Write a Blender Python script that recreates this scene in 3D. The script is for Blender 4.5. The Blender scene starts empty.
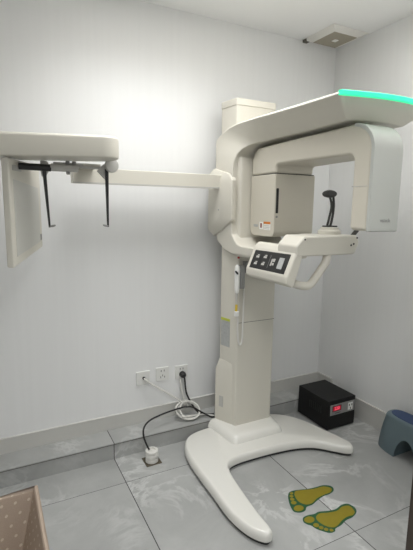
import bpy, bmesh, math, random
from mathutils import Vector, Matrix
random.seed(3)
C = bpy.context.scene.collection
PI = math.pi

# ------------------------------------------------------------------ materials
def mat(name, col, rough=.5, spec=.5, metal=0., emit=0., ecol=None, noise=0., nscale=40., bump=0., coat=0.):
    m = bpy.data.materials.new(name); m.use_nodes = True
    nt = m.node_tree; b = nt.nodes['Principled BSDF']
    b.inputs['Base Color'].default_value = (*col, 1)
    b.inputs['Roughness'].default_value = rough
    b.inputs['Specular IOR Level'].default_value = spec
    b.inputs['Metallic'].default_value = metal
    b.inputs['Coat Weight'].default_value = coat
    if emit:
        b.inputs['Emission Color'].default_value = (*(ecol or col), 1)
        b.inputs['Emission Strength'].default_value = emit
    if noise or bump:
        tc = nt.nodes.new('ShaderNodeTexCoord'); n = nt.nodes.new('ShaderNodeTexNoise')
        n.inputs['Scale'].default_value = nscale; n.inputs['Detail'].default_value = 4
        nt.links.new(tc.outputs['Object'], n.inputs['Vector'])
        if noise:
            mx = nt.nodes.new('ShaderNodeMix'); mx.data_type = 'RGBA'
            mx.inputs[6].default_value = (*[c*(1-noise) for c in col], 1)
            mx.inputs[7].default_value = (*[min(1, c*(1+noise)) for c in col], 1)
            nt.links.new(n.outputs['Fac'], mx.inputs[0]); nt.links.new(mx.outputs[2], b.inputs['Base Color'])
        if bump:
            bp = nt.nodes.new('ShaderNodeBump'); bp.inputs['Strength'].default_value = bump; bp.inputs['Distance'].default_value = .002
            nt.links.new(n.outputs['Fac'], bp.inputs['Height']); nt.links.new(bp.outputs[0], b.inputs['Normal'])
    return m

def tile_mat(name, base, joints_y=True):
    """large polished grey stone tiles: cloudy grey, pale veins, thin dark joints"""
    m = bpy.data.materials.new(name); m.use_nodes = True
    nt = m.node_tree; N = nt.nodes; L = nt.links; b = N['Principled BSDF']
    def math_(op, a, c=None, d=None):
        n = N.new('ShaderNodeMath'); n.operation = op
        for i, v in enumerate((a, c, d)):
            if v is None: continue
            if isinstance(v, (int, float)): n.inputs[i].default_value = v
            else: L.new(v, n.inputs[i])
        return n.outputs[0]
    g = N.new('ShaderNodeNewGeometry'); s = N.new('ShaderNodeSeparateXYZ'); L.new(g.outputs['Position'], s.inputs[0])
    def joint(o, off, size, w):
        t = math_('DIVIDE', math_('SUBTRACT', o, off), size)
        fr = math_('FRACT', math_('ADD', t, 50.5))
        return math_('LESS_THAN', math_('ABSOLUTE', math_('SUBTRACT', fr, .5)), w/size/2), math_('FLOOR', math_('ADD', t, 50))
    jx, ix = joint(s.outputs[0], -1.637, .816, .0042)
    jy, iy = joint(s.outputs[1], -.393, .780, .0026)
    j = math_('MAXIMUM', jx, jy) if joints_y else jx
    # per tile offset of the pattern
    cb = N.new('ShaderNodeCombineXYZ'); L.new(math_('MULTIPLY', ix, 3.7), cb.inputs[0]); L.new(math_('MULTIPLY', iy, 5.3), cb.inputs[1])
    ad = N.new('ShaderNodeVectorMath'); ad.operation = 'ADD'; L.new(g.outputs['Position'], ad.inputs[0]); L.new(cb.outputs[0], ad.inputs[1])
    n1 = N.new('ShaderNodeTexNoise'); n1.inputs['Scale'].default_value = 2.6; n1.inputs['Detail'].default_value = 6; n1.inputs['Roughness'].default_value = .6; n1.inputs['Distortion'].default_value = .6
    n2 = N.new('ShaderNodeTexNoise'); n2.inputs['Scale'].default_value = 3.4; n2.inputs['Detail'].default_value = 7; n2.inputs['Roughness'].default_value = .62; n2.inputs['Distortion'].default_value = .55
    n3 = N.new('ShaderNodeTexNoise'); n3.inputs['Scale'].default_value = 2.0; n3.inputs['Detail'].default_value = 2
    for n in (n1, n2, n3): L.new(ad.outputs[0], n.inputs['Vector'])
    r1 = N.new('ShaderNodeMapRange'); r1.inputs[1].default_value = .3; r1.inputs[2].default_value = .7; r1.inputs[3].default_value = .86; r1.inputs[4].default_value = 1.12
    L.new(n1.outputs['Fac'], r1.inputs[0])
    v = math_('ABSOLUTE', math_('SUBTRACT', n2.outputs['Fac'], .5))
    r2 = N.new('ShaderNodeMapRange'); r2.inputs[1].default_value = 0; r2.inputs[2].default_value = .04; r2.inputs[3].default_value = 1; r2.inputs[4].default_value = 0
    L.new(v, r2.inputs[0])
    r3 = N.new('ShaderNodeMapRange'); r3.inputs[1].default_value = .44; r3.inputs[2].default_value = .66
    L.new(n3.outputs['Fac'], r3.inputs[0])
    vein = math_('MULTIPLY', math_('MULTIPLY', r2.outputs[0], r3.outputs[0]), .5)
    fac = math_('ADD', r1.outputs[0], vein)
    sc = N.new('ShaderNodeVectorMath'); sc.operation = 'SCALE'; sc.inputs[0].default_value = base; L.new(fac, sc.inputs['Scale'])
    mx = N.new('ShaderNodeMix'); mx.data_type = 'RGBA'; L.new(j, mx.inputs[0]); L.new(sc.outputs[0], mx.inputs[6]); mx.inputs[7].default_value = (.035, .033, .03, 1)
    L.new(mx.outputs[2], b.inputs['Base Color'])
    b.inputs['Roughness'].default_value = .42; b.inputs['Specular IOR Level'].default_value = .35
    return m

M = {}
WHITE = (.665, .64, .565)
M['shell'] = mat('white_painted_shell', WHITE, .38, .4)
M['shell_warm'] = mat('cream_shell', (.61, .575, .49), .42, .4)
M['shell_cool'] = mat('pale_grey_shell', (.51, .52, .49), .4, .4)
M['base'] = mat('glossy_white_base', (.78, .77, .72), .22, .5, coat=.2)
M['gap_shade'] = mat('dark_gap_shade', (.03, .03, .03), .7)  # near-black colour stands in for the shade in the gap under the base
M['seam'] = mat('seam_shadow_gap', (.12, .115, .10), .8)
M['black'] = mat('black_plastic', (.012, .012, .012), .4)
M['rubber'] = mat('black_cable', (.01, .01, .01), .5)
M['charcoal'] = mat('charcoal_pad', (.045, .045, .042), .6)
M['grey'] = mat('mid_grey_plastic', (.28, .28, .27), .5)
M['lightgrey'] = mat('light_grey_plastic', (.50, .49, .46), .45)
M['steel'] = mat('steel', (.45, .45, .43), .35, metal=.9)
M['led'] = mat('green_light_strip', (.05, .8, .45), .4, emit=1.0, ecol=(.01, .86, .33))
M['window'] = mat('grey_white_window', (.58, .575, .53), .35)
M['label_grey'] = mat('grey_label', (.42, .43, .42), .6, noise=.25, nscale=90)
M['label_lime'] = mat('lime_label_band', (.50, .55, .06), .6)
M['label_white'] = mat('white_label', (.85, .85, .82), .6)
M['orange'] = mat('orange_label_band', (.62, .19, .02), .6)
M['red'] = mat('red_plastic', (.45, .02, .02), .4)
M['maroon'] = mat('dark_red_mark', (.22, .05, .04), .6)
M['yellow'] = mat('yellow_tag', (.62, .45, .04), .6)
M['cable_white'] = mat('white_cable', (.72, .71, .67), .45)
M['socket'] = mat('white_socket_plate', (.78, .78, .75), .3)
M['slot'] = mat('dark_slot', (.03, .03, .03), .7)
M['ups'] = mat('black_painted_steel', (.010, .010, .010), .55, .3, noise=.2)
M['ups_panel'] = mat('silver_panel', (.30, .30, .29), .4, metal=.2)
M['lcd'] = mat('red_lit_display', (.25, .01, .02), .3, emit=.25, ecol=(.75, .03, .06))
M['digit'] = mat('red_lit_digits', (.6, .05, .1), .3, emit=.9, ecol=(1, .10, .16))
M['stool'] = mat('blue_grey_plastic', (.145, .20, .225), .45, noise=.04)
M['stool_pad'] = mat('navy_seat_pad', (.045, .075, .165), .7, noise=.15, nscale=120)
M['foot_green'] = mat('dark_green_sticker', (.012, .085, .03), .5)
M['foot_yellow'] = mat('mustard_sticker', (.25, .20, .008), .5, noise=.1, nscale=30)
M['door'] = mat('dark_brown_trim', (.05, .037, .028), .5, noise=.3, nscale=20)
M['brass'] = mat('dull_brass_plate', (.14, .12, .085), .45, metal=.6, noise=.2)
M['vent'] = mat('vent_white', (.78, .77, .73), .5)
M['vent_in'] = mat('vent_beige_panel', (.36, .33, .26), .6)
M['skirt'] = mat('skirting_tile', (.58, .575, .545), .4, noise=.06, nscale=6)
M['skirt_edge'] = mat('pale_skirting_edge', (.66, .65, .62), .6)  # slightly paler strip along the top of the skirting
M['diffuser'] = mat('lamp_diffuser', (.9, .9, .88), .5, emit=3., ecol=(1, .97, .92))

def wall_mat(name, col):
    m = bpy.data.materials.new(name); m.use_nodes = True
    nt = m.node_tree; N = nt.nodes; L = nt.links; b = N['Principled BSDF']
    g = N.new('ShaderNodeNewGeometry'); mp = N.new('ShaderNodeMapping'); mp.inputs['Scale'].default_value = (38, 38, 1.2)
    L.new(g.outputs['Position'], mp.inputs[0])
    n = N.new('ShaderNodeTexNoise'); n.inputs['Scale'].default_value = 1; n.inputs['Detail'].default_value = 3
    L.new(mp.outputs[0], n.inputs['Vector'])
    mx = N.new('ShaderNodeMix'); mx.data_type = 'RGBA'
    mx.inputs[6].default_value = (*[c*.975 for c in col], 1); mx.inputs[7].default_value = (*[c*1.02 for c in col], 1)
    L.new(n.outputs['Fac'], mx.inputs[0]); L.new(mx.outputs[2], b.inputs['Base Color'])
    bp = N.new('ShaderNodeBump'); bp.inputs['Strength'].default_value = .15; bp.inputs['Distance'].default_value = .001
    L.new(n.outputs['Fac'], bp.inputs['Height']); L.new(bp.outputs[0], b.inputs['Normal'])
    b.inputs['Roughness'].default_value = .75; b.inputs['Specular IOR Level'].default_value = .25
    return m
M['wall'] = wall_mat('striped_white_wallpaper', (.83, .835, .83))
M['ceil'] = mat('white_ceiling', (.90, .905, .90), .9, .1)
M['floor'] = tile_mat('grey_marble_floor_tiles', (.40, .405, .395))
M['ledge'] = tile_mat('grey_marble_ledge_tiles', (.40, .405, .395), joints_y=False)

def fabric_mat():
    m = bpy.data.materials.new('beige_dotted_fabric'); m.use_nodes = True
    nt = m.node_tree; N = nt.nodes; L = nt.links; b = N['Principled BSDF']
    uv = N.new('ShaderNodeTexCoord')
    s = N.new('ShaderNodeSeparateXYZ'); L.new(uv.outputs['UV'], s.inputs[0])
    def math_(op, a, c=None):
        n = N.new('ShaderNodeMath'); n.operation = op
        for i, v in enumerate((a, c)):
            if v is None: continue
            if isinstance(v, (int, float)): n.inputs[i].default_value = v
            else: L.new(v, n.inputs[i])
        return n.outputs[0]
    row = math_('FLOOR', math_('DIVIDE', s.outputs[1], .034))
    sh = math_('MULTIPLY', math_('MODULO', row, 2), .5)
    fu = math_('SUBTRACT', math_('FRACT', math_('ADD', math_('DIVIDE', s.outputs[0], .042), sh)), .5)
    fv = math_('SUBTRACT', math_('FRACT', math_('DIVIDE', s.outputs[1], .034)), .5)
    fu = math_('MULTIPLY', fu, 1.25)
    d = math_('SQRT', math_('ADD', math_('MULTIPLY', fu, fu), math_('MULTIPLY', fv, fv)))
    dot = math_('LESS_THAN', d, .14)
    w = N.new('ShaderNodeTexNoise'); w.inputs['Scale'].default_value = 260; L.new(uv.outputs['UV'], w.inputs['Vector'])
    mx0 = N.new('ShaderNodeMix'); mx0.data_type = 'RGBA'; mx0.inputs[6].default_value = (.36, .285, .225, 1); mx0.inputs[7].default_value = (.45, .365, .295, 1)
    L.new(w.outputs['Fac'], mx0.inputs[0])
    mx = N.new('ShaderNodeMix'); mx.data_type = 'RGBA'; L.new(dot, mx.inputs[0]); L.new(mx0.outputs[2], mx.inputs[6]); mx.inputs[7].default_value = (.58, .50, .41, 1)
    L.new(mx.outputs[2], b.inputs['Base Color']); b.inputs['Roughness'].default_value = .9; b.inputs['Specular IOR Level'].default_value = .1
    return m
M['fabric'] = fabric_mat()

# ------------------------------------------------------------------ object helpers
ORG = {}
def link(o): C.objects.link(o); return o
def thing(name, label, cat, loc=(0, 0, 0), group=None):
    o = link(bpy.data.objects.new(name, None)); o.location = loc; o.empty_display_size = .1
    ORG[o.name] = Vector(loc); o['label'] = label; o['category'] = cat
    if group: o['group'] = group
    return o
def obj(name, bm, m, parent=None, bevel=0., seg=3, angle=35, smooth=True, subsurf=0, label=None, loc=None):
    """link bm (world coordinates) as ONE mesh object; its origin is its root's base"""
    bmesh.ops.remove_doubles(bm, verts=bm.verts, dist=1e-6)
    bmesh.ops.recalc_face_normals(bm, faces=bm.faces)
    org = ORG[parent.name] if parent else (Vector(loc) if loc else Vector((0, 0, 0)))
    bmesh.ops.translate(bm, verts=bm.verts, vec=-org)
    me = bpy.data.meshes.new(name); bm.to_mesh(me); bm.free()
    ms = m if isinstance(m, (list, tuple)) else [m]
    for q in ms: me.materials.append(q)
    o = link(bpy.data.objects.new(name, me)); ORG[o.name] = org
    if parent: o.parent = parent
    else: o.location = org
    if smooth:
        for p in me.polygons: p.use_smooth = True
        me.set_sharp_from_angle(angle=math.radians(angle))
    if bevel:
        b = o.modifiers.new('bevel', 'BEVEL'); b.width = bevel; b.segments = seg; b.limit_method = 'ANGLE'; b.angle_limit = math.radians(30); b.harden_normals = True
    if subsurf:
        s = o.modifiers.new('sub', 'SUBSURF'); s.levels = subsurf; s.render_levels = subsurf
    if label: o['label'] = label
    return o
def tag(o, label, cat, group=None):
    o['label'] = label; o['category'] = cat
    if group: o['group'] = group
    return o
def struct(name, bm, m, **k):
    o = obj(name, bm, m, **k); o['kind'] = 'structure'; return o
def BM(): return bmesh.new()
def face(bm, co): return bm.faces.new([bm.verts.new(c) for c in co])
def box(bm, x0, x1, y0, y1, z0, z1):
    v = [bm.verts.new((x, y, z)) for z in (z0, z1) for y in (y0, y1) for x in (x0, x1)]
    for f in ((0, 2, 3, 1), (4, 5, 7, 6), (0, 1, 5, 4), (2, 6, 7, 3), (0, 4, 6, 2), (1, 3, 7, 5)):
        bm.faces.new([v[i] for i in f])
    return bm
def obox(bm, o, u, v, w):
    """box from corner o with edge vectors u, v, w"""
    o, u, v, w = map(Vector, (o, u, v, w)); P = []
    for k in (0, 1):
        for j in (0, 1):
            for i in (0, 1): P.append(bm.verts.new(o+u*i+v*j+w*k))
    for f in ((0, 2, 3, 1), (4, 5, 7, 6), (0, 1, 5, 4), (2, 6, 7, 3), (0, 4, 6, 2), (1, 3, 7, 5)):
        bm.faces.new([P[i] for i in f])
    return bm
def hull8(bm, lo, hi):
    """two quads (lists of 4 points, same winding) joined"""
    a = [bm.verts.new(p) for p in lo]; b = [bm.verts.new(p) for p in hi]; n = len(a)
    bm.faces.new(a[::-1]); bm.faces.new(b)
    for i in range(n): bm.faces.new((a[i], a[(i+1) % n], b[(i+1) % n], b[i]))
    return bm
def prism(bm, pts, axis, a, b):
    """pts: 2D outline; axis 'x': (y,z), 'y': (x,z), 'z': (x,y)"""
    def P(p, t): return {'x': (t, p[0], p[1]), 'y': (p[0], t, p[1]), 'z': (p[0], p[1], t)}[axis]
    return hull8(bm, [P(p, a) for p in pts], [P(p, b) for p in pts])
def roundpoly(pts, rad, seg=7):
    """round each corner of a 2D polygon; rad: number or list"""
    n = len(pts); out = []
    for i in range(n):
        r = rad[i] if isinstance(rad, (list, tuple)) else rad
        p = Vector(pts[i]); a = Vector(pts[i-1])-p; b = Vector(pts[(i+1) % n])-p
        if r <= 0: out.append(tuple(p)); continue
        la, lb = a.length, b.length; a.normalize(); b.normalize()
        ang = a.angle(b); t = min(r/math.tan(ang/2), la*.49, lb*.49); r = t*math.tan(ang/2)
        c = p+(a+b).normalized()*(r/math.sin(ang/2))
        s = p+a*t-c; e = p+b*t-c
        a0 = math.atan2(s.y, s.x); a1 = math.atan2(e.y, e.x); d = (a1-a0+PI) % (2*PI)-PI
        for k in range(seg+1):
            q = a0+d*k/seg; out.append((c.x+r*math.cos(q), c.y+r*math.sin(q)))
    return out
def spline(pts, n=8, closed=False):
    P = [Vector(p) for p in pts]; N_ = len(P); out = []
    rng = range(N_) if closed else range(N_-1)
    for i in rng:
        g = (lambda k: P[k % N_]) if closed else (lambda k: P[max(0, min(N_-1, k))])
        p0, p1, p2, p3 = g(i-1), g(i), g(i+1), g(i+2)
        for k in range(n):
            t = k/n
            out.append(.5*((2*p1)+(p2-p0)*t+(2*p0-5*p1+4*p2-p3)*t*t+(3*p1-p0-3*p2+p3)*t**3))
    if not closed: out.append(P[-1])
    return out
def tube(bm, pts, r, n=10, smooth=0):
    if smooth: pts = spline(pts, smooth)
    pts = [Vector(p) for p in pts]; rings = []
    up = None
    for i, p in enumerate(pts):
        t = (pts[min(i+1, len(pts)-1)]-pts[max(i-1, 0)]).normalized()
        if up is None:
            up = t.cross(Vector((0, 0, 1)));
            if up.length < .05: up = t.cross(Vector((1, 0, 0)))
        s = (up-t*up.dot(t)).normalized(); up = s; w = t.cross(s)
        rr = r[i*len(r)//len(pts)] if isinstance(r, (list, tuple)) else r
        rings.append([bm.verts.new(p+(s*math.cos(2*PI*k/n)+w*math.sin(2*PI*k/n))*rr) for k in range(n)])
    for a, b in zip(rings, rings[1:]):
        for k in range(n): bm.faces.new((a[k], a[(k+1) % n], b[(k+1) % n], b[k]))
    bm.faces.new(rings[0][::-1]); bm.faces.new(rings[-1])
    return bm
def lathe(bm, prof, c, n=28, ax=None, sx=1., sy=1.):
    """prof: (radius, height) from bottom to top, about c; ax: direction of the axis"""
    R_ = Vector((0, 0, 1)).rotation_difference(Vector(ax)).to_matrix() if ax else Matrix.Identity(3)
    rings = []
    for r, h in prof:
        rings.append([bm.verts.new(Vector(c)+R_ @ Vector((r*sx*math.cos(2*PI*k/n), r*sy*math.sin(2*PI*k/n), h))) for k in range(n)])
    for a, b in zip(rings, rings[1:]):
        for k in range(n): bm.faces.new((a[k], a[(k+1) % n], b[(k+1) % n], b[k]))
    bm.faces.new(rings[0][::-1]); bm.faces.new(rings[-1])
    return bm
def offset(pts, d):
    """inward offset of a counter-clockwise closed outline"""
    n = len(pts); out = []
    for i in range(n):
        a = Vector(pts[i-1]).to_2d(); p = Vector(pts[i]).to_2d(); b = Vector(pts[(i+1) % n]).to_2d()
        t = (b-a).normalized(); out.append((p.x-t.y*d, p.y+t.x*d))
    return out
def ccw(pts):
    A = sum(pts[i-1][0]*pts[i][1]-pts[i][0]*pts[i-1][1] for i in range(len(pts)))
    return pts if A > 0 else pts[::-1]
def slab(bm, pts, z0, z1, rt=.0, rb=.0, seg=6, top=None, rz=None):
    """extruded smooth outline with rolled top and bottom edges; rings = (inset, z)"""
    pts = ccw([tuple(Vector(p)[:2]) for p in pts]); rings = []
    if rb:
        for k in range(seg+1):
            q = PI/2*k/seg; rings.append((rb*(1-math.sin(q)), z0+rb*(1-math.cos(q))))
    else: rings.append((0, z0))
    if rt:
        for k in range(seg+1):
            q = PI/2*k/seg; rings.append((rt*(1-math.cos(q)), z1-(rz or rt)*(1-math.sin(q))))
    else: rings.append((0, z1))
    if top: rings += top
    R_ = [[bm.verts.new((x, y, z)) for x, y in offset(pts, d)] for d, z in rings]
    n = len(pts)
    for a, b in zip(R_, R_[1:]):
        for k in range(n): bm.faces.new((a[k], a[(k+1) % n], b[(k+1) % n], b[k]))
    fs = [bm.faces.new(R_[0][::-1]), bm.faces.new(R_[-1])]
    bm.normal_update()
    bmesh.ops.triangulate(bm, faces=fs, ngon_method='EAR_CLIP')
    return bm
def text_bm(s, size, depth, o, u, v):
    """raised lettering starting at o, running along u with letter-up v"""
    cu = bpy.data.curves.new('lettering', 'FONT'); cu.body = s; cu.size = size; cu.extrude = depth; cu.align_x = 'CENTER'; cu.align_y = 'CENTER'
    t = bpy.data.objects.new('lettering_source', cu); C.objects.link(t)
    bpy.context.view_layer.update()
    me = bpy.data.meshes.new_from_object(t.evaluated_get(bpy.context.evaluated_depsgraph_get()))
    bm = bmesh.new(); bm.from_mesh(me); bpy.data.objects.remove(t); bpy.data.curves.remove(cu); bpy.data.meshes.remove(me)
    u = Vector(u).normalized(); v = Vector(v).normalized(); w = u.cross(v)
    mm = Matrix(((u.x, v.x, w.x, o[0]), (u.y, v.y, w.y, o[1]), (u.z, v.z, w.z, o[2]), (0, 0, 0, 1)))
    bmesh.ops.transform(bm, matrix=mm, verts=bm.verts)
    return bm
def cut(o, cutters):
    """subtract cutter bmeshes from mesh object o and keep the result as its mesh"""
    for cb in cutters:
        bmesh.ops.recalc_face_normals(cb, faces=cb.faces)
        me = bpy.data.meshes.new('c'); cb.to_mesh(me); cb.free()
        co = link(bpy.data.objects.new('c', me)); co.location = ORG[o.name]*-1 if o.parent else (0, 0, 0)
        if o.parent: co.location = (0, 0, 0)
        b = o.modifiers.new('cut', 'BOOLEAN'); b.operation = 'DIFFERENCE'; b.object = co; b.solver = 'EXACT'
        bpy.context.view_layer.update()
        new = bpy.data.meshes.new_from_object(o.evaluated_get(bpy.context.evaluated_depsgraph_get()))
        o.modifiers.remove(b); old = o.data; o.data = new; bpy.data.meshes.remove(old)
        bpy.data.objects.remove(co); bpy.data.meshes.remove(me)
    for p in o.data.polygons: p.use_smooth = True
    o.data.set_sharp_from_angle(angle=math.radians(40))
    return o

# ------------------------------------------------------------------ the room
HC = 2.512
LD, LH = .162, .0976
struct('floor', box(BM(), -2.75, .1, -3.4, .1, -.1, 0), M['floor'], smooth=False)
struct('ceiling', box(BM(), -2.75, .1, -3.4, .1, HC, HC+.1), M['ceil'], smooth=False)
struct('wall_back', box(BM(), -2.75, .1, 0, .1, 0, HC), M['wall'], smooth=False)
struct('wall_right', box(BM(), 0, .1, -3.4, 0, 0, HC), M['wall'], smooth=False)
struct('wall_left', box(BM(), -2.85, -2.75, -3.4, .1, 0, HC), M['wall'], smooth=False)
struct('wall_rear', box(BM(), -2.75, 0, -3.5, -3.4, 0, HC), M['wall'], smooth=False)
# partition with the doorway the picture is taken through
bm = BM(); box(bm, -1.085, 0, -1.77, -1.63, 0, HC); box(bm, -2.75, -2.50, -1.77, -1.63, 0, HC); box(bm, -2.50, -1.085, -1.77, -1.63, 2.13, HC)
struct('wall_front', bm, M['wall'], smooth=False)
bm = BM()
box(bm, -1.115, -1.085, -1.785, -1.62, 0, 2.13); box(bm, -2.50, -2.47, -1.785, -1.62, 0, 2.13); box(bm, -2.47, -1.115, -1.785, -1.62, 2.10, 2.13)
box(bm, -1.085, -1.035, -1.785, -1.77, 0, 2.15)
struct('trim_2', bm, M['door'], bevel=.003)
# raised tiled ledge along the back wall
bm = BM(); box(bm, -2.75, 0, -LD, 0, 0, LH-.009); box(bm, -2.75, 0, -LD+.004, 0, LH-.009, LH-.006); box(bm, -2.75, 0, -LD-.003, 0, LH-.006, LH)
struct('trim_1', bm, M['ledge'], smooth=False)
struct('trim_5', box(BM(), -2.75, 0, -LD-.0030, -LD+.004, LH-.010, LH-.0062), M['seam'], smooth=False)  # dark strip painting the shade in the groove below the ledge top
bm = BM(); box(bm, -2.75, 0, -.010, 0, LH, LH+.083)
struct('baseboard_back', bm, M['skirt'], smooth=False)
bm = BM(); box(bm, -2.75, 0, -.0115, 0, LH+.083, LH+.088)
struct('trim_3', bm, M['skirt_edge'], smooth=False)
bm = BM(); box(bm, -.010, 0, -LD, -.0115, LH, LH+.083); box(bm, -.010, 0, -1.63, -LD-.003, 0, .134)
struct('baseboard_right', bm, M['skirt'], smooth=False)
bm = BM(); box(bm, -.0115, 0, -LD, -.0115, LH+.083, LH+.088); box(bm, -.0115, 0, -1.63, -LD-.003, .134, .139)
struct('trim_4', bm, M['skirt_edge'], smooth=False)

# ------------------------------------------------------------------ the imaging machine
mc = thing('dental_xray_machine', 'tall white dental x-ray machine on forked base with green light strip on its arm', 'x-ray machine', (-.80, -.33, 0))
# base: two-armed foot
ctl = [(-1.288, -.42), (-1.262, -.30), (-1.20, -.215), (-1.08, -.180), (-.90, -.172), (-.72, -.174), (-.59, -.20), (-.50, -.265), (-.435, -.38), (-.395, -.53), (-.366, -.655),
       (-.362, -.705), (-.385, -.742), (-.425, -.732), (-.475, -.680), (-.55, -.605), (-.65, -.563), (-.78, -.543), (-.93, -.535), (-1.05, -.538), (-1.115, -.565), (-1.145, -.64), (-1.163, -.76), (-1.180, -.93),
       (-1.184, -1.030), (-1.196, -1.068), (-1.236, -1.066), (-1.280, -.995), (-1.302, -.88), (-1.299, -.72), (-1.296, -.57)]
out = [tuple(p) for p in spline([(*p, 0) for p in ctl], 5, closed=True)]
out2 = [(p[0], p[1]) for p in out]
base = obj('base', slab(BM(), out2, .017, .064, rt=.017, rb=.006, seg=6, rz=.03), M['base'], mc)
obj('base_gap_shade', slab(BM(), offset(ccw(out2), .012), 0.0, .018), M['gap_shade'], base, label='dark strip painted as the shadow gap under the white base')
# collar around the column foot
c0 = roundpoly([(-1.045, -.172), (-1.005, -.435), (-.655, -.435), (-.605, -.172)], [0, .035, .035, 0])
bm = BM()
c0 = ccw(c0)
prof = [(0, .060), (.006, .082), (.016, .099), (.030, .106), (.048, .107)]
R_ = []
for d, z in prof:
    cx, cy = -.815, -.17
    R_.append([bm.verts.new((cx+(x-cx)*(1-d/.19), cy+(y-cy)*(1-d/.21), z)) for x, y in c0])
for a, b in zip(R_, R_[1:]):
    for k in range(len(c0)): bm.faces.new((a[k], a[(k+1) % len(c0)], b[(k+1) % len(c0)], b[k]))
bm.faces.new(R_[0][::-1]); bm.faces.new(R_[-1])
obj('base_collar', bm, M['base'], mc)
# column
cp = roundpoly([(-.968, -.168), (-.932, -.312), (-.668, -.312), (-.65, -.168)], [.006, .014, .012, .006], 4)
column = obj('column', prism(BM(), cp, 'z', .09, 1.70), M['shell'], mc, angle=30)
bm = BM()
lo = [(-.996, -.168, .09), (-.940, -.285, .09), (-.80, -.285, .09), (-.62, -.168, .09)]
hi = [(x, y, .44) for x, y, z in lo]; hi2 = [(-.970, -.168, .50), (-.937, -.285, .50), (-.80, -.285, .50), (-.64, -.168, .50)]
v = [[bm.verts.new(p) for p in q] for q in (lo, hi, hi2)]
bm.faces.new(v[0][::-1]); bm.faces.new(v[2])
for a, b in zip(v, v[1:]):
    for k in range(4): bm.faces.new((a[k], a[(k+1) % 4], b[(k+1) % 4], b[k]))
obj('rear_cover', bm, M['shell'], column, bevel=.006)
obj('seam', box(BM(), -.932, -.669, -.3128, -.300, .752, .7545), M['seam'], column)
mp = roundpoly([(-.948, -.105), (-.932, -.252), (-.668, -.252), (-.655, -.105)], [.006, .012, .012, .006], 4)
obj('inner_mast', prism(BM(), mp, 'z', 1.60, 1.985), M['shell'], mc, angle=30)
obj('mast_cap', prism(BM(), offset(ccw(mp), -.003), 'z', 1.985, 2.024), M['shell'], mc, bevel=.005)
# left column face: direction from rear to front
fa = Vector((-.968, -.168, 0)); fb = Vector((-.932, -.312, 0)); fu = (fb-fa).normalized(); fn = Vector((fu.y, -fu.x, 0))
def leftface(a, b, z0, z1, d=.0015): return obox(BM(), fa+fu*a+Vector((0, 0, z0)), fu*(b-a), Vector((0, 0, z1-z0)), fn*d)
lab = obj('rating_label', leftface(.012, .088, .590, .764), M['label_grey'], column, label='grey printed label with a lime top band')
obj('label_band', leftface(.012, .088, .750, .765, .0022), M['label_lime'], column)
lf = Vector((-.940, -.285, 0))-Vector((-.996, -.168, 0)); lf.normalize(); ln = Vector((lf.y, -lf.x, 0))
obj('latch', obox(BM(), Vector((-.996, -.168, .20))+lf*.035, lf*.03, Vector((0, 0, .07)), ln*.003), M['lightgrey'], column)

# C frame: side profile (y, z), swept across x
# stations: (outer y, z), (inner y, z), outer left x, inner left x, outer right x, inner right x, front bulge
ST = [((-.55, 1.150), (-.55, 1.212), -.965, -.965, -.64, -.64, 0), ((-.38, 1.150), (-.39, 1.213), -.972, -.972, -.64, -.64, 0), ((-.27, 1.155), (-.350, 1.222), -.975, -.974, -.64, -.64, 0),
      ((-.185, 1.182), (-.322, 1.243), -.975, -.974, -.64, -.64, 0), ((-.108, 1.225), (-.294, 1.275), -.975, -.974, -.64, -.64, 0), ((-.080, 1.29), (-.287, 1.33), -.975, -.974, -.64, -.64, 0),
      ((-.076, 1.45), (-.285, 1.45), -.975, -.974, -.64, -.64, 0), ((-.076, 1.60), (-.285, 1.60), -.975, -.974, -.64, -.64, 0), ((-.076, 1.74), (-.288, 1.672), -.975, -.970, -.64, -.64, 0),
      ((-.076, 1.812), (-.302, 1.714), -.975, -.958, -.64, -.64, 0), ((-.112, 1.832), (-.335, 1.743), -.975, -.938, -.635, -.64, 0), ((-.165, 1.852), (-.37, 1.758), -.975, -.916, -.625, -.64, 0),
      ((-.220, 1.867), (-.42, 1.766), -.975, -.895, -.61, -.635, 0), ((-.31, 1.875), (-.50, 1.770), -.975, -.880, -.585, -.63, 0), ((-.50, 1.877), (-.62, 1.772), -.975, -.873, -.545, -.61, 0),
      ((-.80, 1.875), (-.82, 1.775), -.975, -.872, -.49, -.575, 0), ((-1.0, 1.873), (-.96, 1.779), -.975, -.872, -.462, -.555, .6), ((-1.085, 1.872), (-1.015, 1.781), -.972, -.868, -.455, -.55, 1)]
NW = 12
def bulge(t): return .034*math.sin(PI*min(1, max(0, t)))+.02*t
bm = BM(); v = []
def sect(q):
    (oy, oz), (iy, iz), xlo, xli, xro, xri, bf = q
    o_ = [(xlo+(xro-xlo)*k/NW, oy-bf*bulge(k/NW), oz) for k in range(NW+1)]
    i_ = [(xri+(xli-xri)*k/NW, iy-bf*.7*bulge(1-k/NW), iz) for k in range(NW+1)]
    m1 = [tuple(Vector(o_[-1]).lerp(Vector(i_[0]), .5)+Vector((.012 if bf or oz > 1.86 else 0, 0, 0)))]
    m2 = [tuple(Vector(i_[-1]).lerp(Vector(o_[0]), .5)+Vector((-.010 if oz > 1.86 else 0, 0, 0)))]
    w_ = Vector((0, oy-iy, oz-iz)).normalized()
    m3 = [tuple(Vector(o_[0])-w_*.016)]; o_[0] = (o_[0][0]+.020, o_[0][1], o_[0][2])
    return o_+m1+i_+m2+m3
for q in ST: v.append([bm.verts.new(p) for p in sect(q)])
n = len(v[0])
for a, b in zip(v, v[1:]):
    for k in range(n): bm.faces.new((a[k], a[(k+1) % n], b[(k+1) % n], b[k]))
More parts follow.
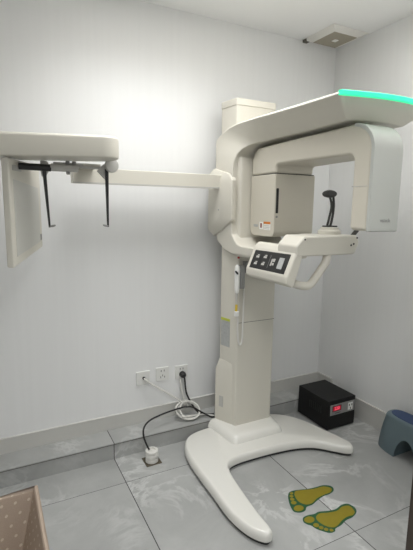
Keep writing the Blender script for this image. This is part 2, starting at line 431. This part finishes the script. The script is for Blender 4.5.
def endcap(r):
    h = NW+1                                     # outer row 0..NW, mid, inner row, mid
    ou = r[:h]; inn_ = r[h+1:2*h+1][::-1]; mr = r[h]; ml = r[2*h+1]; m3_ = r[2*h+2]
    for k in range(NW): bm.faces.new((ou[k], ou[k+1], inn_[k+1], inn_[k]))
    bm.faces.new((ou[0], inn_[0], ml, m3_)); bm.faces.new((ou[-1], mr, inn_[-1]))
endcap(v[0]); endcap(v[-1])
arm = frame = obj('c_frame', bm, M['shell'], mc, bevel=.013, seg=4, angle=38)
# light strip following the arm's front rim
bm = BM(); rows = []
def rim(d, z, x0=-.968, x1=-.458): return [bm.verts.new((x0+(x1-x0)*k/24, -1.0855-bulge(k/24)-d, z)) for k in range(25)]
rows = [rim(-.02, 1.8535), rim(.0005, 1.8535), rim(.0015, 1.868), rim(-.003, 1.8715), rim(-.02, 1.8715)]
for i in range(5):
    a, b = rows[i], rows[(i+1) % 5]
    for k in range(24): bm.faces.new((a[k], a[k+1], b[k+1], b[k]))
bm.faces.new([r[0] for r in rows]); bm.faces.new([r[-1] for r in rows][::-1])
obj('light_strip', bm, M['led'], arm, label='glowing green light strip along the front rim')

# ceph arm mount: chamfered boss on the frame's left side
def ring(x, ins, dz): return [(x, -.085+ins*.2, 1.25+dz), (x, -.18+ins*.4, 1.285+dz), (x, -.30+ins, 1.35+dz*.6), (x, -.30+ins, 1.575-dz*.4), (x, -.265+ins, 1.613-dz*.6), (x, -.085+ins*.2, 1.655-dz)]
bm = BM(); v = [[bm.verts.new(p) for p in ring(*q)] for q in ((-.955, 0, 0), (-.982, .0, .004), (-1.006, .075, .035), (-1.009, .095, .05))]
bm.faces.new(v[0][::-1]); bm.faces.new(v[-1])
for a, b in zip(v, v[1:]):
    for k in range(6): bm.faces.new((a[k], a[(k+1) % 6], b[(k+1) % 6], b[k]))
boss = obj('arm_mount', bm, M['shell'], mc, bevel=.006)
for z in (1.545, 1.41):
    obj('screw', lathe(BM(), [(.005, 0), (.005, .003), (.003, .004)], (-1.0075, -.200, z), 12, ax=(-1, 0, 0)), M['grey'], boss)

# rotating gantry: inverted U in the y-z plane
GX0, GX1 = -.846, -.682
G = [(-.318, 1.598), (-.318, 1.742), (-1.14, 1.768), (-1.14, 1.334), (-1.045, 1.334), (-1.045, 1.643), (-.545, 1.643), (-.545, 1.60)]
Gr = [0, .085, .11, .014, .02, .03, .05, 0]
gan = obj('gantry', prism(BM(), roundpoly(G, Gr, 8), 'x', GX0, GX1), M['shell_warm'], mc, bevel=.016, seg=4)
for vv in gan.data.vertices:                     # the beam widens towards the sensor end
    t = max(0, min(1, (1.045+vv.co.y-.33)/.49)); left = vv.co.x+(-.80) < (GX0+GX1)/2
    vv.co.x += (-.021 if left else .064)*t
# tube head front cover
def arc(r): return [(-1.04-r*math.cos(PI/2*k/10), 1.656+r*math.sin(PI/2*k/10)) for k in range(11)]
hp = [(-1.150, 1.335), (-1.146, 1.331)]+[(-1.134, 1.331)]+arc(.094)+arc(.110)[::-1]
obj('tube_cover', prism(BM(), hp, 'x', GX0-.001, GX1+.001), M['shell_cool'], gan, bevel=.007, seg=3, label='pale grey front cover of the tube head')
obj('seam', box(BM(), GX0-.0015, GX0+.01, -1.128, -1.046, 1.512, 1.5145), M['lightgrey'], gan)
obj('lettering', text_bm('vatech', .022, .0006, (-.757, -1.1508, 1.377), (1, 0, 0), (0, 0, 1)), M['grey'], gan, smooth=False, label='small grey maker lettering on the tube head')
# sensor housing
sp = roundpoly([(-.318, 1.272), (-.318, 1.597), (-.546, 1.597), (-.546, 1.272)], [.045, .004, .004, .03], 8)
sen = obj('sensor_housing', prism(BM(), sp, 'x', -.868, -.606), M['shell_warm'], mc, bevel=.012, seg=4)
obj('seam_band', prism(BM(), [(-.322, 1.595), (-.322, 1.602), (-.543, 1.602), (-.543, 1.595)], 'x', -.862, -.612), M['seam'], sen)
obj('slot', box(BM(), -.861, -.843, -.5478, -.540, 1.395, 1.525), M['black'], sen, label='tall black slot', bevel=.004)
obj('button', lathe(BM(), [(.006, 0), (.006, .003), (.004, .004)], (-.853, -.546, 1.378), 14, ax=(0, -1, 0)), M['grey'], sen)
def senlab(y0, y1, z0, z1, d): return box(BM(), -.868-d, -.866, -y1, -y0, z0, z1)
obj('warning_label', senlab(.455, .515, 1.306, 1.350, .0012), M['label_white'], sen, label='white label with an orange header')
obj('label_band', senlab(.455, .515, 1.338, 1.350, .002), M['orange'], sen)
for k in range(3): obj('label_text', senlab(.460, .510, 1.311+.008*k, 1.314+.008*k, .0018), M['lightgrey'], sen)
obj('symbol_label', senlab(.415, .447, 1.308, 1.348, .0012), M['label_white'], sen, label='white label with a dark red symbol')
obj('symbol', senlab(.424, .438, 1.316, 1.341, .002), M['maroon'], sen)
obj('name_plate', senlab(.358, .400, 1.320, 1.333, .0012), M['label_grey'], sen)

# chin support bed and control panel
bedp = roundpoly([(-.975, 1.205), (-.975, 1.255), (-.932, 1.298), (-.605, 1.298), (-.590, 1.262), (-.615, 1.205)], [.01, .02, .02, .015, .02, .02], 5)
bedb = prism(BM(), bedp, 'y', -.87, -.725); box(bedb, -.80, -.61, -.74, -.66, 1.21, 1.296)
bed = obj('chin_bed', bedb, M['shell'], mc, bevel=.012, seg=4)
obj('chin_rest_base', lathe(BM(), [(.056, 0), (.056, .018), (.05, .024), (.044, .026), (.044, .034), (.04, .037)], (-.685, -.76, 1.296), 28), M['shell'], bed)
fr = BM()
for s in (-1, 1): tube(fr, [(-.690+.010*s, -.755, 1.325), (-.685+.010*s, -.765, 1.38), (-.684+.007*s, -.772, 1.44), (-.698+.013*s, -.772, 1.492)], .0062, 8, 5)
fs = obj('forehead_support', fr, M['charcoal'], bed, label='dark forked forehead support')
hb = BM(); lathe(hb, [(.001, -.018), (.007, -.0175), (.0105, -.014), (.012, 0), (.0105, .014), (.007, .0175), (.001, .018)], (-.708, -.772, 1.494), 18, ax=(0, -1, 0), sx=3.3, sy=1.6)
obj('forehead_pad', hb, M['charcoal'], bed)
obj('support_foot', box(BM(), -.712, -.655, -.785, -.735, 1.330, 1.340), M['charcoal'], bed, bevel=.003)
obj('temple_rod', tube(BM(), [(-.600, -.80, 1.268), (-.565, -.80, 1.292), (-.50, -.79, 1.345)], .011, 10, 4), M['charcoal'], bed, label='dark rod rising behind the tube head')
for x, z in ((-.645, 1.250), (-.628, 1.256), (-.608, 1.285)):
    obj('screw', lathe(BM(), [(.005, 0), (.005, .002), (.003, .003)], (x, -.8695, z), 10, ax=(0, -1, 0)), M['charcoal'], bed)
obj('screw', lathe(BM(), [(.004, 0), (.004, .002)], (-.93, -.8695, 1.283), 10, ax=(0, -1, 0)), M['charcoal'], bed)
# handle loop under the bed
obj('handle', tube(BM(), [(-.955, -.62, 1.100), (-.950, -.70, 1.084), (-.925, -.79, 1.070), (-.905, -.835, 1.064), (-.876, -.852, 1.068), (-.845, -.853, 1.098), (-.805, -.85, 1.142), (-.780, -.848, 1.172), (-.768, -.845, 1.215)], .0195, 14, 6), M['shell'], mc)
# control box (slanted front)
cpf = roundpoly([(-1.022, 1.083), (-1.022, 1.115), (-.975, 1.222), (-.955, 1.250), (-.925, 1.250), (-.945, 1.17), (-.975, 1.074), (-.99, 1.064)], [.01, .03, .03, .03, .01, .05, .02, .01], 6)
con = obj('control_box', prism(BM(), cpf, 'y', -.868, -.525), M['shell'], mc, bevel=.018, seg=5)
PO = Vector((-.9795, -.552, 1.2105)); PU = Vector((0, -.286, .004)); PV = Vector((-.039, -.002, -.089)); PN = PU.cross(PV).normalized()
if PN.x > 0: PN = -PN
def onp(u0, u1, v0, v1, d0, d1): return obox(BM(), PO+PU*u0+PV*v0+PN*d0, PU*(u1-u0), PV*(v1-v0), PN*(d1-d0))
obj('button_panel', onp(0, 1, 0, 1, -.012, .002), M['black'], con, bevel=.003, label='glossy black button panel')
for u, vv in ((.15, .33), (.37, .30), (.15, .70), (.37, .68)):
    obj('button', onp(u-.06, u+.06, vv-.14, vv+.14, .002, .003), M['charcoal'], con)
    obj('button_icon', onp(u-.04, u+.045, vv-.02, vv+.08, .003, .0035), M['lightgrey'], con)
    obj('button_icon', onp(u-.01, u+.045, vv-.09, vv-.04, .003, .0035), M['lightgrey'], con)
obj('position_icon', onp(.575, .605, .36, .72, .002, .0032), M['lightgrey'], con)
obj('position_icon', onp(.615, .67, .34, .50, .002, .0032), M['lightgrey'], con)
obj('position_icon', onp(.62, .665, .56, .68, .002, .0032), M['lightgrey'], con)
obj('panel_line', onp(.515, .52, .18, .85, .002, .0028), M['grey'], con)
obj('touch_pad', onp(.77, .90, .24, .80, .002, .0032), M['label_grey'], con, label='light grey touch pad')
obj('stop_button', lathe(BM(), [(.006, 0), (.007, .006), (.006, .010)], (-.946, -.33, 1.148), 14, ax=(-.2, -.3, -1)), M['red'], frame, label='small red button')
obj('switch_holder', box(BM(), -.905, -.88, -.345, -.311, 1.055, 1.12), M['grey'], column, bevel=.003, label='grey holder block')
obj('switch_cradle', box(BM(), -.943, -.912, -.352, -.311, .965, 1.10), M['grey'], column, bevel=.006, label='grey cradle holding the hand switch')

# cephalostat arm and head
bar = obj('side_arm', box(BM(), -1.818, -.98, -.205, -.135, 1.531, 1.606), M['shell'], mc, bevel=.004)
obj('arm_edge', box(BM(), -1.818, -1.01, -.2065, -.2040, 1.529, 1.536), M['lightgrey'], bar)
hp = [(x, y-.16*(x+2.13)) for x, y in roundpoly([(-2.55, -.465), (-1.662, -.465), (-1.662, -.275), (-2.55, -.275)], [.05, .09, .09, .05], 12)]
head = obj('cephalostat_head', slab(BM(), hp, 1.612, 1.706, rt=.016, rb=.008), M['shell'], mc, angle=50)
for vv in head.data.vertices: vv.co.z += .026*(vv.co.x-.80+2.13)   # the head tips up a little towards its right end
obj('arm_bracket', box(BM(), -1.80, -1.72, -.36, -.15, 1.598, 1.610), M['shell'], bar)
obj('rail', box(BM(), -2.02, -1.72, -.365, -.345, 1.588, 1.597), M['lightgrey'], head)
obj('rail_block', box(BM(), -1.925, -1.80, -.372, -.338, 1.592, 1.608), M['lightgrey'], head)
dx = Vector((-1, 0, 0))
bl = BM(); tube(bl, [(-2.068, -.375, 1.582), (-1.94, -.375, 1.580)], .0145, 14)
obj('rod_sleeve', bl, M['black'], head, label='black sleeve')
bl = BM(); lathe(bl, [(.006, 0), (.014, .002), (.0165, .008), (.0165, .115), (.014, .121), (.006, .123)], (-1.945, -.375, 1.584), 20, ax=(1, 0, 0))
obj('rotation_barrel', bl, M['lightgrey'], head)
obj('rod_carriage', lathe(BM(), [(.004, -.014), (.029, -.012), (.032, -.006), (.032, .006), (.029, .012), (.004, .014)], (-1.672, -.372, 1.606), 24, ax=(0, -1, 0)), M['lightgrey'], head)
for x in (-1.842, -1.87):
    obj('knob', lathe(BM(), [(.009, 0), (.009, .012), (.006, .014)], (x, -.382, 1.600), 12), M['grey'], head)
obj('knob', lathe(BM(), [(.006, 0), (.009, .003), (.009, .012)], (-1.868, -.375, 1.556), 12), M['grey'], head)
for xt, xb, s in ((-1.967, -1.952, 1), (-1.693, -1.690, -1)):
    br = BM(); prism(br, [(xt-.012, 1.612), (xt+.012, 1.612), (xt+.012+.02*(s > 0), 1.585), (xt+.008, 1.545), (xt-.008, 1.545), (xt-.012-.03*(s < 0), 1.58)], 'y', -.358, -.340)
    obj('rod_bracket', br, M['lightgrey'], head, bevel=.002)
    rd = BM(); hull8(rd, [(xb-.004, -.355, 1.323), (xb+.004, -.355, 1.323), (xb+.004, -.347, 1.323), (xb-.004, -.347, 1.323)], [(xt-.008, -.366, 1.590), (xt+.008, -.366, 1.590), (xt+.008, -.352, 1.590), (xt-.008, -.352, 1.590)])
    obj('ear_rod', rd, M['black'], head, bevel=.001, label='thin black hanging ear rod')
    obj('ear_plug', lathe(BM(), [(.006, -.004), (.013, -.001), (.0145, .002), (.013, .0035), (.004, .005)], (xb+s*.012, -.353, 1.329), 16, ax=(-.18*s, -.1, 1)), M['grey'], head)
# detector panel hanging at the left end
Na = Vector((-2.110, -.455, 0)); Fa = Vector((-1.965, -.175, 0)); du = (Fa-Na); dn = Vector((-du.y, du.x, 0)).normalized()
ln_ = du.length; du.normalize()
def det(bm, a0, b0, d0, d1, zs):
    P = lambda t, z, d: Na+du*t+dn*d+Vector((0, 0, z))
    lo = [P(a0, zs[0], d0), P(b0, zs[1], d0), P(b0, zs[2], d0), P(a0, zs[3], d0)]
    hi = [P(a0, zs[0], d1), P(b0, zs[1], d1), P(b0, zs[2], d1), P(a0, zs[3], d1)]
    return hull8(bm, lo, hi)
dp = obj('detector_panel', det(BM(), 0, ln_, 0, .032, (1.160, 1.222, 1.607, 1.607)), M['shell'], mc, bevel=.008, seg=4)
obj('detector_window', det(BM(), .032, ln_-.03, -.0015, .004, (1.205, 1.25, 1.50, 1.525)), M['window'], dp, bevel=.001)
obj('name_plate', det(BM(), .03, .11, -.002, .004, (1.560, 1.560, 1.582, 1.582)), M['lightgrey'], dp)
obj('latch', det(BM(), ln_-.03, ln_-.015, -.002, .004, (1.255, 1.258, 1.285, 1.285)), M['grey'], dp)

# ------------------------------------------------------------------ hand switch on its cradle
hs = thing('exposure_switch', 'white corded hand switch hanging on the front left edge of the x-ray machine column', 'hand switch', (-.958, -.345, .63))
bm = BM(); lathe(bm, [(.004, 0), (.011, .008), (.0135, .03), (.0145, .09), (.0145, .14), (.012, .158), (.004, .166)], (-.957, -.338, .938), 18, sy=1.25)
obj('switch_body', bm, M['label_white'], hs)
obj('switch_button', lathe(BM(), [(.006, 0), (.006, .004), (.004, .005)], (-.9685, -.352, 1.062), 12, ax=(-.65, -.75, 0), sy=2.2), M['slot'], hs, label='dark thumb button')
obj('strain_relief', tube(BM(), [(-.957, -.338, .94), (-.957, -.338, .90), (-.957, -.338, .875)], .0065, 10), M['lightgrey'], hs)
obj('cord_tag', tube(BM(), [(-.957, -.338, .875), (-.958, -.338, .835)], .0075, 10), M['yellow'], hs, label='yellow cord tag')
obj('cord_clip', box(BM(), -.968, -.944, -.347, -.330, .805, .835), M['label_white'], hs, bevel=.003)
obj('cord', tube(BM(), [(-.957, -.338, .82), (-.945, -.337, .78), (-.944, -.335, .72), (-.936, -.335, .65), (-.922, -.335, .628), (-.910, -.333, .66), (-.905, -.330, .78), (-.903, -.328, .96), (-.903, -.328, 1.05)], .0052, 8, 6), M['cable_white'], hs)

# ------------------------------------------------------------------ power box in the corner
ux0, ux1, uy0, uy1, uz = -.330, -.092, -.468, -.176, .204
ups = thing('voltage_stabilizer', 'black metal power supply box with a red lit display, in the back right corner', 'power supply', (-.2, -.31, 0))
ub = obj('housing', box(BM(), ux0, ux1, uy0, uy1, .008, uz), M['ups'], ups, bevel=.004)
for x in (ux0+.03, ux1-.03):
    for y in (uy0+.03, uy1-.03): obj('foot', lathe(BM(), [(.012, 0), (.012, .009)], (x, y, 0), 12), M['black'], ups)
fp = obj('front_panel', box(BM(), -.312, -.100, uy0-.003, uy0+.002, .105, .176), M['ups_panel'], ups, bevel=.001, label='silver grey front panel')
dsp = obj('display', box(BM(), -.296, -.220, uy0-.0045, uy0, .130, .168), M['black'], fp, label='red lit digital display')
obj('digits', text_bm('220', .030, .0006, (-.258, uy0-.0050, .149), (1, 0, 0), (0, 0, 1)), M['digit'], fp, smooth=False)
obj('display_window', box(BM(), -.291, -.225, uy0-.0048, uy0, .134, .164), M['lcd'], fp)
sk = obj('outlet', box(BM(), -.160, -.118, uy0-.005, uy0, .116, .166), M['label_white'], fp, bevel=.002, label='white outlet')
for x, z in ((-.150, .150), (-.128, .150), (-.139, .127)): obj('outlet_hole', box(BM(), x-.003, x+.003, uy0-.0056, uy0-.004, z-.007, z+.007), M['slot'], fp)
obj('panel_text', box(BM(), -.270, -.225, uy0-.0038, uy0, .115, .119), M['black'], fp)
for k in range(7): obj('vent_slot', box(BM(), ux0-.0012, ux0+.002, uy0+.06+k*.018, uy0+.068+k*.018, .10, .15), M['black'], ub)

# ------------------------------------------------------------------ step stool at the right wall
st = thing('step_stool', 'blue grey plastic step stool with a navy top against the right wall', 'stool', (-.09, -.875, 0))
def stool_ring(z):
    t = z/.225; hx = .086-.020*t**1.6; hy = .178-.040*t**1.6
    return [(-.092+hx*abs(math.cos(a))**.75*math.copysign(1, math.cos(a)), -.875+hy*abs(math.sin(a))**.75*math.copysign(1, math.sin(a)), z) for a in [2*PI*k/48 for k in range(48)]]
bm = BM(); zs = [0, .02, .05, .10, .145, .18, .20]
rg = [stool_ring(z) for z in zs]
for k in range(1, 6):
    q = PI/2*k/5; zz = .20+.028*math.sin(q); sc = 1-.16*(1-math.cos(q))
    rg.append([(-.092+(x+.092)*sc, -.875+(y+.875)*sc, zz) for x, y, _ in stool_ring(.20)])
v = [[bm.verts.new(p) for p in r] for r in rg]
bm.faces.new(v[0][::-1]); bm.faces.new(v[-1])
for a, b in zip(v, v[1:]):
    for k in range(48): bm.faces.new((a[k], a[(k+1) % 48], b[(k+1) % 48], b[k]))
body = obj('body', bm, M['stool'], st, angle=60)
c1 = BM(); prism(c1, [(-.850-.068*(1-math.cos(PI*k/20)), -.02+.150*math.sin(PI*k/20)) for k in range(21)], 'x', -.5, .3)
org = ORG[st.name]
bmesh.ops.translate(c1, verts=c1.verts, vec=-org)
me = body
bpy.context.view_layer.update()
cm = bpy.data.meshes.new('c'); bmesh.ops.recalc_face_normals(c1, faces=c1.faces); c1.to_mesh(cm); c1.free()
co = link(bpy.data.objects.new('c', cm)); co.location = org
b = body.modifiers.new('cut', 'BOOLEAN'); b.operation = 'DIFFERENCE'; b.object = co; b.solver = 'EXACT'
bpy.context.view_layer.update()
new = bpy.data.meshes.new_from_object(body.evaluated_get(bpy.context.evaluated_depsgraph_get()))
body.modifiers.remove(b); old = body.data; body.data = new; bpy.data.meshes.remove(old); bpy.data.objects.remove(co); bpy.data.meshes.remove(cm)
for p in body.data.polygons: p.use_smooth = True
body.data.set_sharp_from_angle(angle=math.radians(40))
obj('seat_pad', slab(BM(), [(x*1, y) for x, y in [(-.092+0.050*abs(math.cos(a))**.8*math.copysign(1, math.cos(a)), -.875+.115*abs(math.sin(a))**.8*math.copysign(1, math.sin(a))) for a in [2*PI*k/40 for k in range(40)]]], .2275, .2315, rt=.002), M['stool_pad'], st, label='navy blue non-slip pad on top')

# ------------------------------------------------------------------ fabric bin
bx0, bx1, by0, by1, bz = -2.46, -2.098, -1.36, -.905, .45
tp_ = .12
def bin_bm():
    bm = BM(); uvl = bm.loops.layers.uv.new('UVMap')
    def quad(co, uv):
        f = face(bm, co)
        for l, t in zip(f.loops, uv): l[uvl].uv = t
    def wallset(ins, flip):
        b = [(bx0+tp_+ins, by0+tp_+ins), (bx1-tp_-ins, by0+tp_+ins), (bx1-tp_-ins, by1-tp_-ins), (bx0+tp_+ins, by1-tp_-ins)]
        t = [(bx0+ins, by0+ins), (bx1-ins, by0+ins), (bx1-ins, by1-ins), (bx0+ins, by1-ins)]
        u = 0
        for i in range(4):
            j = (i+1) % 4; w = (Vector(t[j])-Vector(t[i])).length
            quad([(*b[i], .006 if ins else 0), (*b[j], .006 if ins else 0), (*t[j], bz), (*t[i], bz)], [(u, 0), (u+w, 0), (u+w, bz), (u, bz)]); u += w
        return b, t
    b0, t0 = wallset(0, 0); b1, t1 = wallset(.013, 1)
    for i in range(4):
        j = (i+1) % 4; u = i*.4
        quad([(*t0[i], bz), (*t0[j], bz), (*t1[j], bz), (*t1[i], bz)], [(u, .45), (u+.4, .45), (u+.4, .463), (u, .463)])
    quad([(*p, 0) for p in b0], [(0, 0), (.3, 0), (.3, .4), (0, .4)]); quad([(*p, .006) for p in b1], [(0, 0), (.3, 0), (.3, .4), (0, .4)])
    return bm
bb = thing('storage_bin', 'beige fabric bin with small white dots, open topped, by the left foreground', 'storage bin', (-2.28, -1.13, 0))
obj('bin_body', bin_bm(), M['fabric'], bb, bevel=.004)
rim = BM(); rp = [(bx0+.006, by0+.006), (bx1-.006, by0+.006), (bx1-.006, by1-.006), (bx0+.006, by1-.006)]
tube(rim, [(*p, bz) for p in rp]+[(*rp[0], bz)], .0105, 10)
obj('rim', rim, M['fabric'], bb)

# ------------------------------------------------------------------ footprint stickers
def foot(label, outl, sole, toes, rads, loc):
    f = thing('footprint_sticker', label, 'floor sticker', loc, 'footprint stickers on the floor')
    sm = lambda P, n=4: [(p.x, p.y) for p in spline([(*p, 0) for p in P], n, closed=True)]
    obj('backing', slab(BM(), sm(outl), .0002, .0012), M['foot_green'], f, label='dark green outline')
    obj('sole', slab(BM(), sm(sole), .0010, .0018), M['foot_yellow'], f)
    for (x, y), (rx, ry) in zip(toes, rads):
        obj('toe', lathe(BM(), [(1, 0), (1, .0008)], (x, y, .0010), 20, sx=rx, sy=ry), M['foot_yellow'], f)
    return f
o1 = [(-.694, -.906), (-.698, -.885), (-.73, -.866), (-.773, -.862), (-.818, -.854), (-.87, -.838), (-.902, -.832), (-.925, -.836), (-.947, -.858), (-.97, -.897), (-.984, -.932), (-.986, -.956), (-.964, -.972), (-.934, -.972), (-.910, -.955), (-.875, -.955), (-.835, -.943), (-.784, -.932), (-.744, -.933), (-.712, -.925)]
s1 = [(-.706, -.905), (-.733, -.876), (-.789, -.868), (-.846, -.851), (-.883, -.841), (-.906, -.856), (-.920, -.889), (-.920, -.918), (-.903, -.942), (-.868, -.947), (-.824, -.931), (-.768, -.926), (-.731, -.926)]
t1 = [(-.952, -.946), (-.949, -.905), (-.940, -.882), (-.929, -.862), (-.915, -.845)]
r1 = [(.026, .019), (.014, .012), (.011, .010), (.010, .009), (.009, .008)]
foot('mustard footprint sticker with dark green outline, nearer to the machine base', o1, s1, t1, r1, (-.84, -.90, 0))
o2 = [(-.721, -1.088), (-.705, -1.060), (-.716, -1.027), (-.751, -1.020), (-.794, -1.029), (-.837, -1.022), (-.881, -1.007), (-.911, -1.009), (-.945, -1.002), (-.975, -1.005), (-.99, -1.026), (-.984, -1.047), (-.972, -1.062), (-.967, -1.083), (-.951, -1.107), (-.930, -1.130), (-.902, -1.134), (-.886, -1.122), (-.849, -1.118), (-.804, -1.105), (-.764, -1.104)]
s2 = [(-.726, -1.080), (-.721, -1.043), (-.755, -1.031), (-.799, -1.041), (-.846, -1.032), (-.888, -1.018), (-.918, -1.029), (-.927, -1.053), (-.920, -1.085), (-.900, -1.109), (-.873, -1.115), (-.822, -1.098), (-.784, -1.092), (-.751, -1.095)]
t2 = [(-.957, -1.028), (-.952, -1.068), (-.942, -1.090), (-.929, -1.108), (-.911, -1.122)]
r2 = [(.026, .019), (.014, .012), (.011, .010), (.010, .009), (.009, .008)]
foot('mustard footprint sticker with dark green outline, nearer to the doorway', o2, s2, t2, r2, (-.85, -1.06, 0))

# ------------------------------------------------------------------ wall sockets
def plate(label, x, zc, kind):
    t = thing('wall_socket', label, 'wall socket', (x, 0, zc), 'white wall sockets above the ledge')
    obj('socket_plate', box(BM(), x-.043, x+.043, -.009, 0, zc-.043, zc+.043), M['socket'], t, bevel=.003)
    if kind == 'net':
        obj('jack', lathe(BM(), [(.009, 0), (.009, .010), (.006, .012)], (x+.003, -.009, zc+.001), 14, ax=(0, -1, 0)), M['slot'], t, label='dark round jack')
    else:
        for dx_, dz, w, h in ((-.010, .021, .0018, .006), (.010, .021, .0018, .006), (0, -.010, .0018, .0055), (-.013, -.020, .0018, .006), (.013, -.020, .0018, .006)):
            obj('socket_hole', box(BM(), x+dx_-w, x+dx_+w, -.0096, -.006, zc+dz-h, zc+dz+h), M['slot'], t)
    return t
plate('leftmost of three white wall sockets, with a single round jack and white cable', -1.409, .385, 'net')
plate('middle of three white wall sockets, with five empty holes', -1.282, .391, 'five')
plate('rightmost of three white wall sockets, holding a black plug', -1.153, .383, 'five')

# cords
pc = thing('power_cord', 'black power cord plugged into the rightmost wall socket', 'power cord', (-1.145, -.05, .37))
obj('plug', lathe(BM(), [(.020, 0), (.021, .012), (.018, .026), (.010, .034)], (-1.150, -.010, .368), 18, ax=(0, -1, 0)), M['rubber'], pc)
obj('cable', tube(BM(), [(-1.150, -.040, .365), (-1.149, -.050, .345), (-1.142, -.045, .29), (-1.125, -.030, .235), (-1.105, -.045, .185), (-1.09, -.075, .150), (-1.06, -.085, .118), (-1.02, -.10, .105), (-.97, -.115, .1035)], .0055, 8, 6), M['rubber'], pc)
nc = thing('network_cable', 'white cable running from the left wall socket to a coil on the ledge', 'cable', (-1.25, -.08, LH))
cpts = [(-1.406, -.020, .386), (-1.400, -.032, .380), (-1.36, -.035, .345), (-1.28, -.035, .285), (-1.20, -.040, .225), (-1.15, -.05, .180)]
coil = []
for k in range(0, 44):                           # loose loops leaning against the skirting
    a = 2*PI*k/18+1.4; rr = .062+.006*math.sin(k*.7); ox = .012*math.sin(k*.21)
    coil.append((-1.140+ox+rr*1.12*math.cos(a), -.074+rr*.66*math.sin(a)-.0006*k, .150+rr*.62*math.sin(a)+.0002*k))
obj('cable', tube(BM(), cpts+coil+[(-1.06, -.10, .112), (-1.0, -.12, .1045), (-.98, -.14, .1045)], .0056, 8, 4), M['cable_white'], nc)
obj('cable_branch', tube(BM(), [(-1.165, -.012, .335), (-1.163, -.022, .31), (-1.155, -.028, .25), (-1.145, -.035, .20), (-1.125, -.05, .165)], .0054, 8, 5), M['cable_white'], nc)
# floor outlet and the cord from it
fo = thing('floor_outlet', 'round white outlet standing on a square floor plate in front of the ledge', 'floor outlet', (-1.452, -.275, 0))
obj('floor_plate', box(BM(), -1.497, -1.407, -.318, -.228, 0, .004), M['brass'], fo, bevel=.001, label='dull metal floor plate')
obj('outlet_body', lathe(BM(), [(.036, .003), (.036, .022), (.031, .025), (.031, .030), (.037, .033), (.037, .046), (.032, .049), (.032, .054), (.036, .057), (.036, .068), (.030, .071), (.022, .071), (.020, .060)], (-1.452, -.275, 0), 30), M['cable_white'], fo)
fc = thing('power_cord', 'black cord arching from the round floor outlet over the ledge to the machine', 'cord', (-1.452, -.275, .07))
obj('cable', tube(BM(), [(-1.462, -.262, .066), (-1.475, -.248, .095), (-1.482, -.222, .135), (-1.468, -.190, .165), (-1.42, -.150, .178), (-1.34, -.115, .178), (-1.25, -.095, .180), (-1.17, -.09, .182), (-1.12, -.095, .175), (-1.08, -.11, .150), (-1.04, -.13, .125), (-1.01, -.145, .108), (-.985, -.150, .1035)], .0052, 8, 6), M['rubber'], fc)

# ------------------------------------------------------------------ ceiling vent
vt = thing('exhaust_vent', 'square white exhaust vent in the ceiling corner', 'vent', (-.16, -.16, HC))
bm = BM()
hull8(bm, [(-.300, -.293, HC), (-.006, -.293, HC), (-.006, -.006, HC), (-.300, -.006, HC)][::-1], [(-.290, -.290, 2.472), (-.095, -.290, 2.472), (-.095, -.088, 2.472), (-.290, -.088, 2.472)][::-1])
vf = obj('vent_frame', bm, M['vent'], vt, bevel=.002)
obj('vent_panel', box(BM(), -.283, -.102, -.283, -.095, 2.4685, 2.473), M['vent_in'], vt, label='beige inner panel')
obj('vent_badge', obox(BM(), (-.205, -.205, 2.4655), (.03, 0, 0), (0, .03, 0), (0, 0, .004)), M['label_white'], vt)
obj('gap', box(BM(), -.302, -.27, -.045, -.012, 2.492, 2.508), M['seam'], vt, label='dark gap')

# ------------------------------------------------------------------ light
def lamp(label, x, y, w, h, power, spread=180, col=(.99, .995, 1)):
    t = thing('ceiling_light', label, 'ceiling light', (x, y, HC))
    bm = BM()
    for a, b, c, d in ((-w/2-.02, w/2+.02, -h/2-.02, -h/2), (-w/2-.02, w/2+.02, h/2, h/2+.02), (-w/2-.02, -w/2, -h/2, h/2), (w/2, w/2+.02, -h/2, h/2)): box(bm, x+a, x+b, y+c, y+d, HC-.02, HC)
    obj('lamp_frame', bm, M['vent'], t); obj('diffuser', box(BM(), x-w/2, x+w/2, y-h/2, y+h/2, HC-.012, HC), M['diffuser'], t)
    l = bpy.data.lights.new('lamp_light', 'AREA'); l.shape = 'RECTANGLE'; l.size = w; l.spread = math.radians(spread); l.size_y = h; l.energy = power; l.color = col
    lo = link(bpy.data.objects.new('lamp_light', l)); lo.parent = t; lo.location = (0, 0, -.022)
lamp('square ceiling panel light above the side arm', -1.42, -.63, .8, .5, 7.9, 126)
lamp('added square fill light panel above the footprint stickers', -.55, -1.20, .6, .6, 4.4, 168)  # added fill lamp, out of view, brightens the right side of the room
lamp('added square fill light panel outside the doorway', -1.9, -2.4, .6, .6, 19, 175)  # added fill lamp behind the camera, lifts the faces turned towards it
w = bpy.data.worlds.new('world'); bpy.context.scene.world = w; w.use_nodes = True
w.node_tree.nodes['Background'].inputs[0].default_value = (.8, .82, .85, 1); w.node_tree.nodes['Background'].inputs[1].default_value = .05

# ------------------------------------------------------------------ camera
cam = bpy.data.cameras.new('camera'); co = link(bpy.data.objects.new('camera', cam))
Rv = Vector((.88943429, -.45687151, .01323117)); Uv = Vector((.05960913, .14465039, .98768569)); Fv = Vector((.45315935, .87769282, -.15589073))
co.matrix_world = Matrix(((Rv.x, Uv.x, -Fv.x, -2.19540), (Rv.y, Uv.y, -Fv.y, -2.35695), (Rv.z, Uv.z, -Fv.z, 1.41598), (0, 0, 0, 1)))
cam.sensor_fit = 'VERTICAL'; cam.sensor_height = 36; cam.sensor_width = 27.03; cam.lens = 36*421.4233/550; cam.clip_start = .02
sc = bpy.context.scene; sc.camera = co
vs = sc.view_settings; vs.view_transform = 'Standard'; vs.look = 'None'; vs.exposure = 0; vs.gamma = 1; vs.use_curve_mapping = False
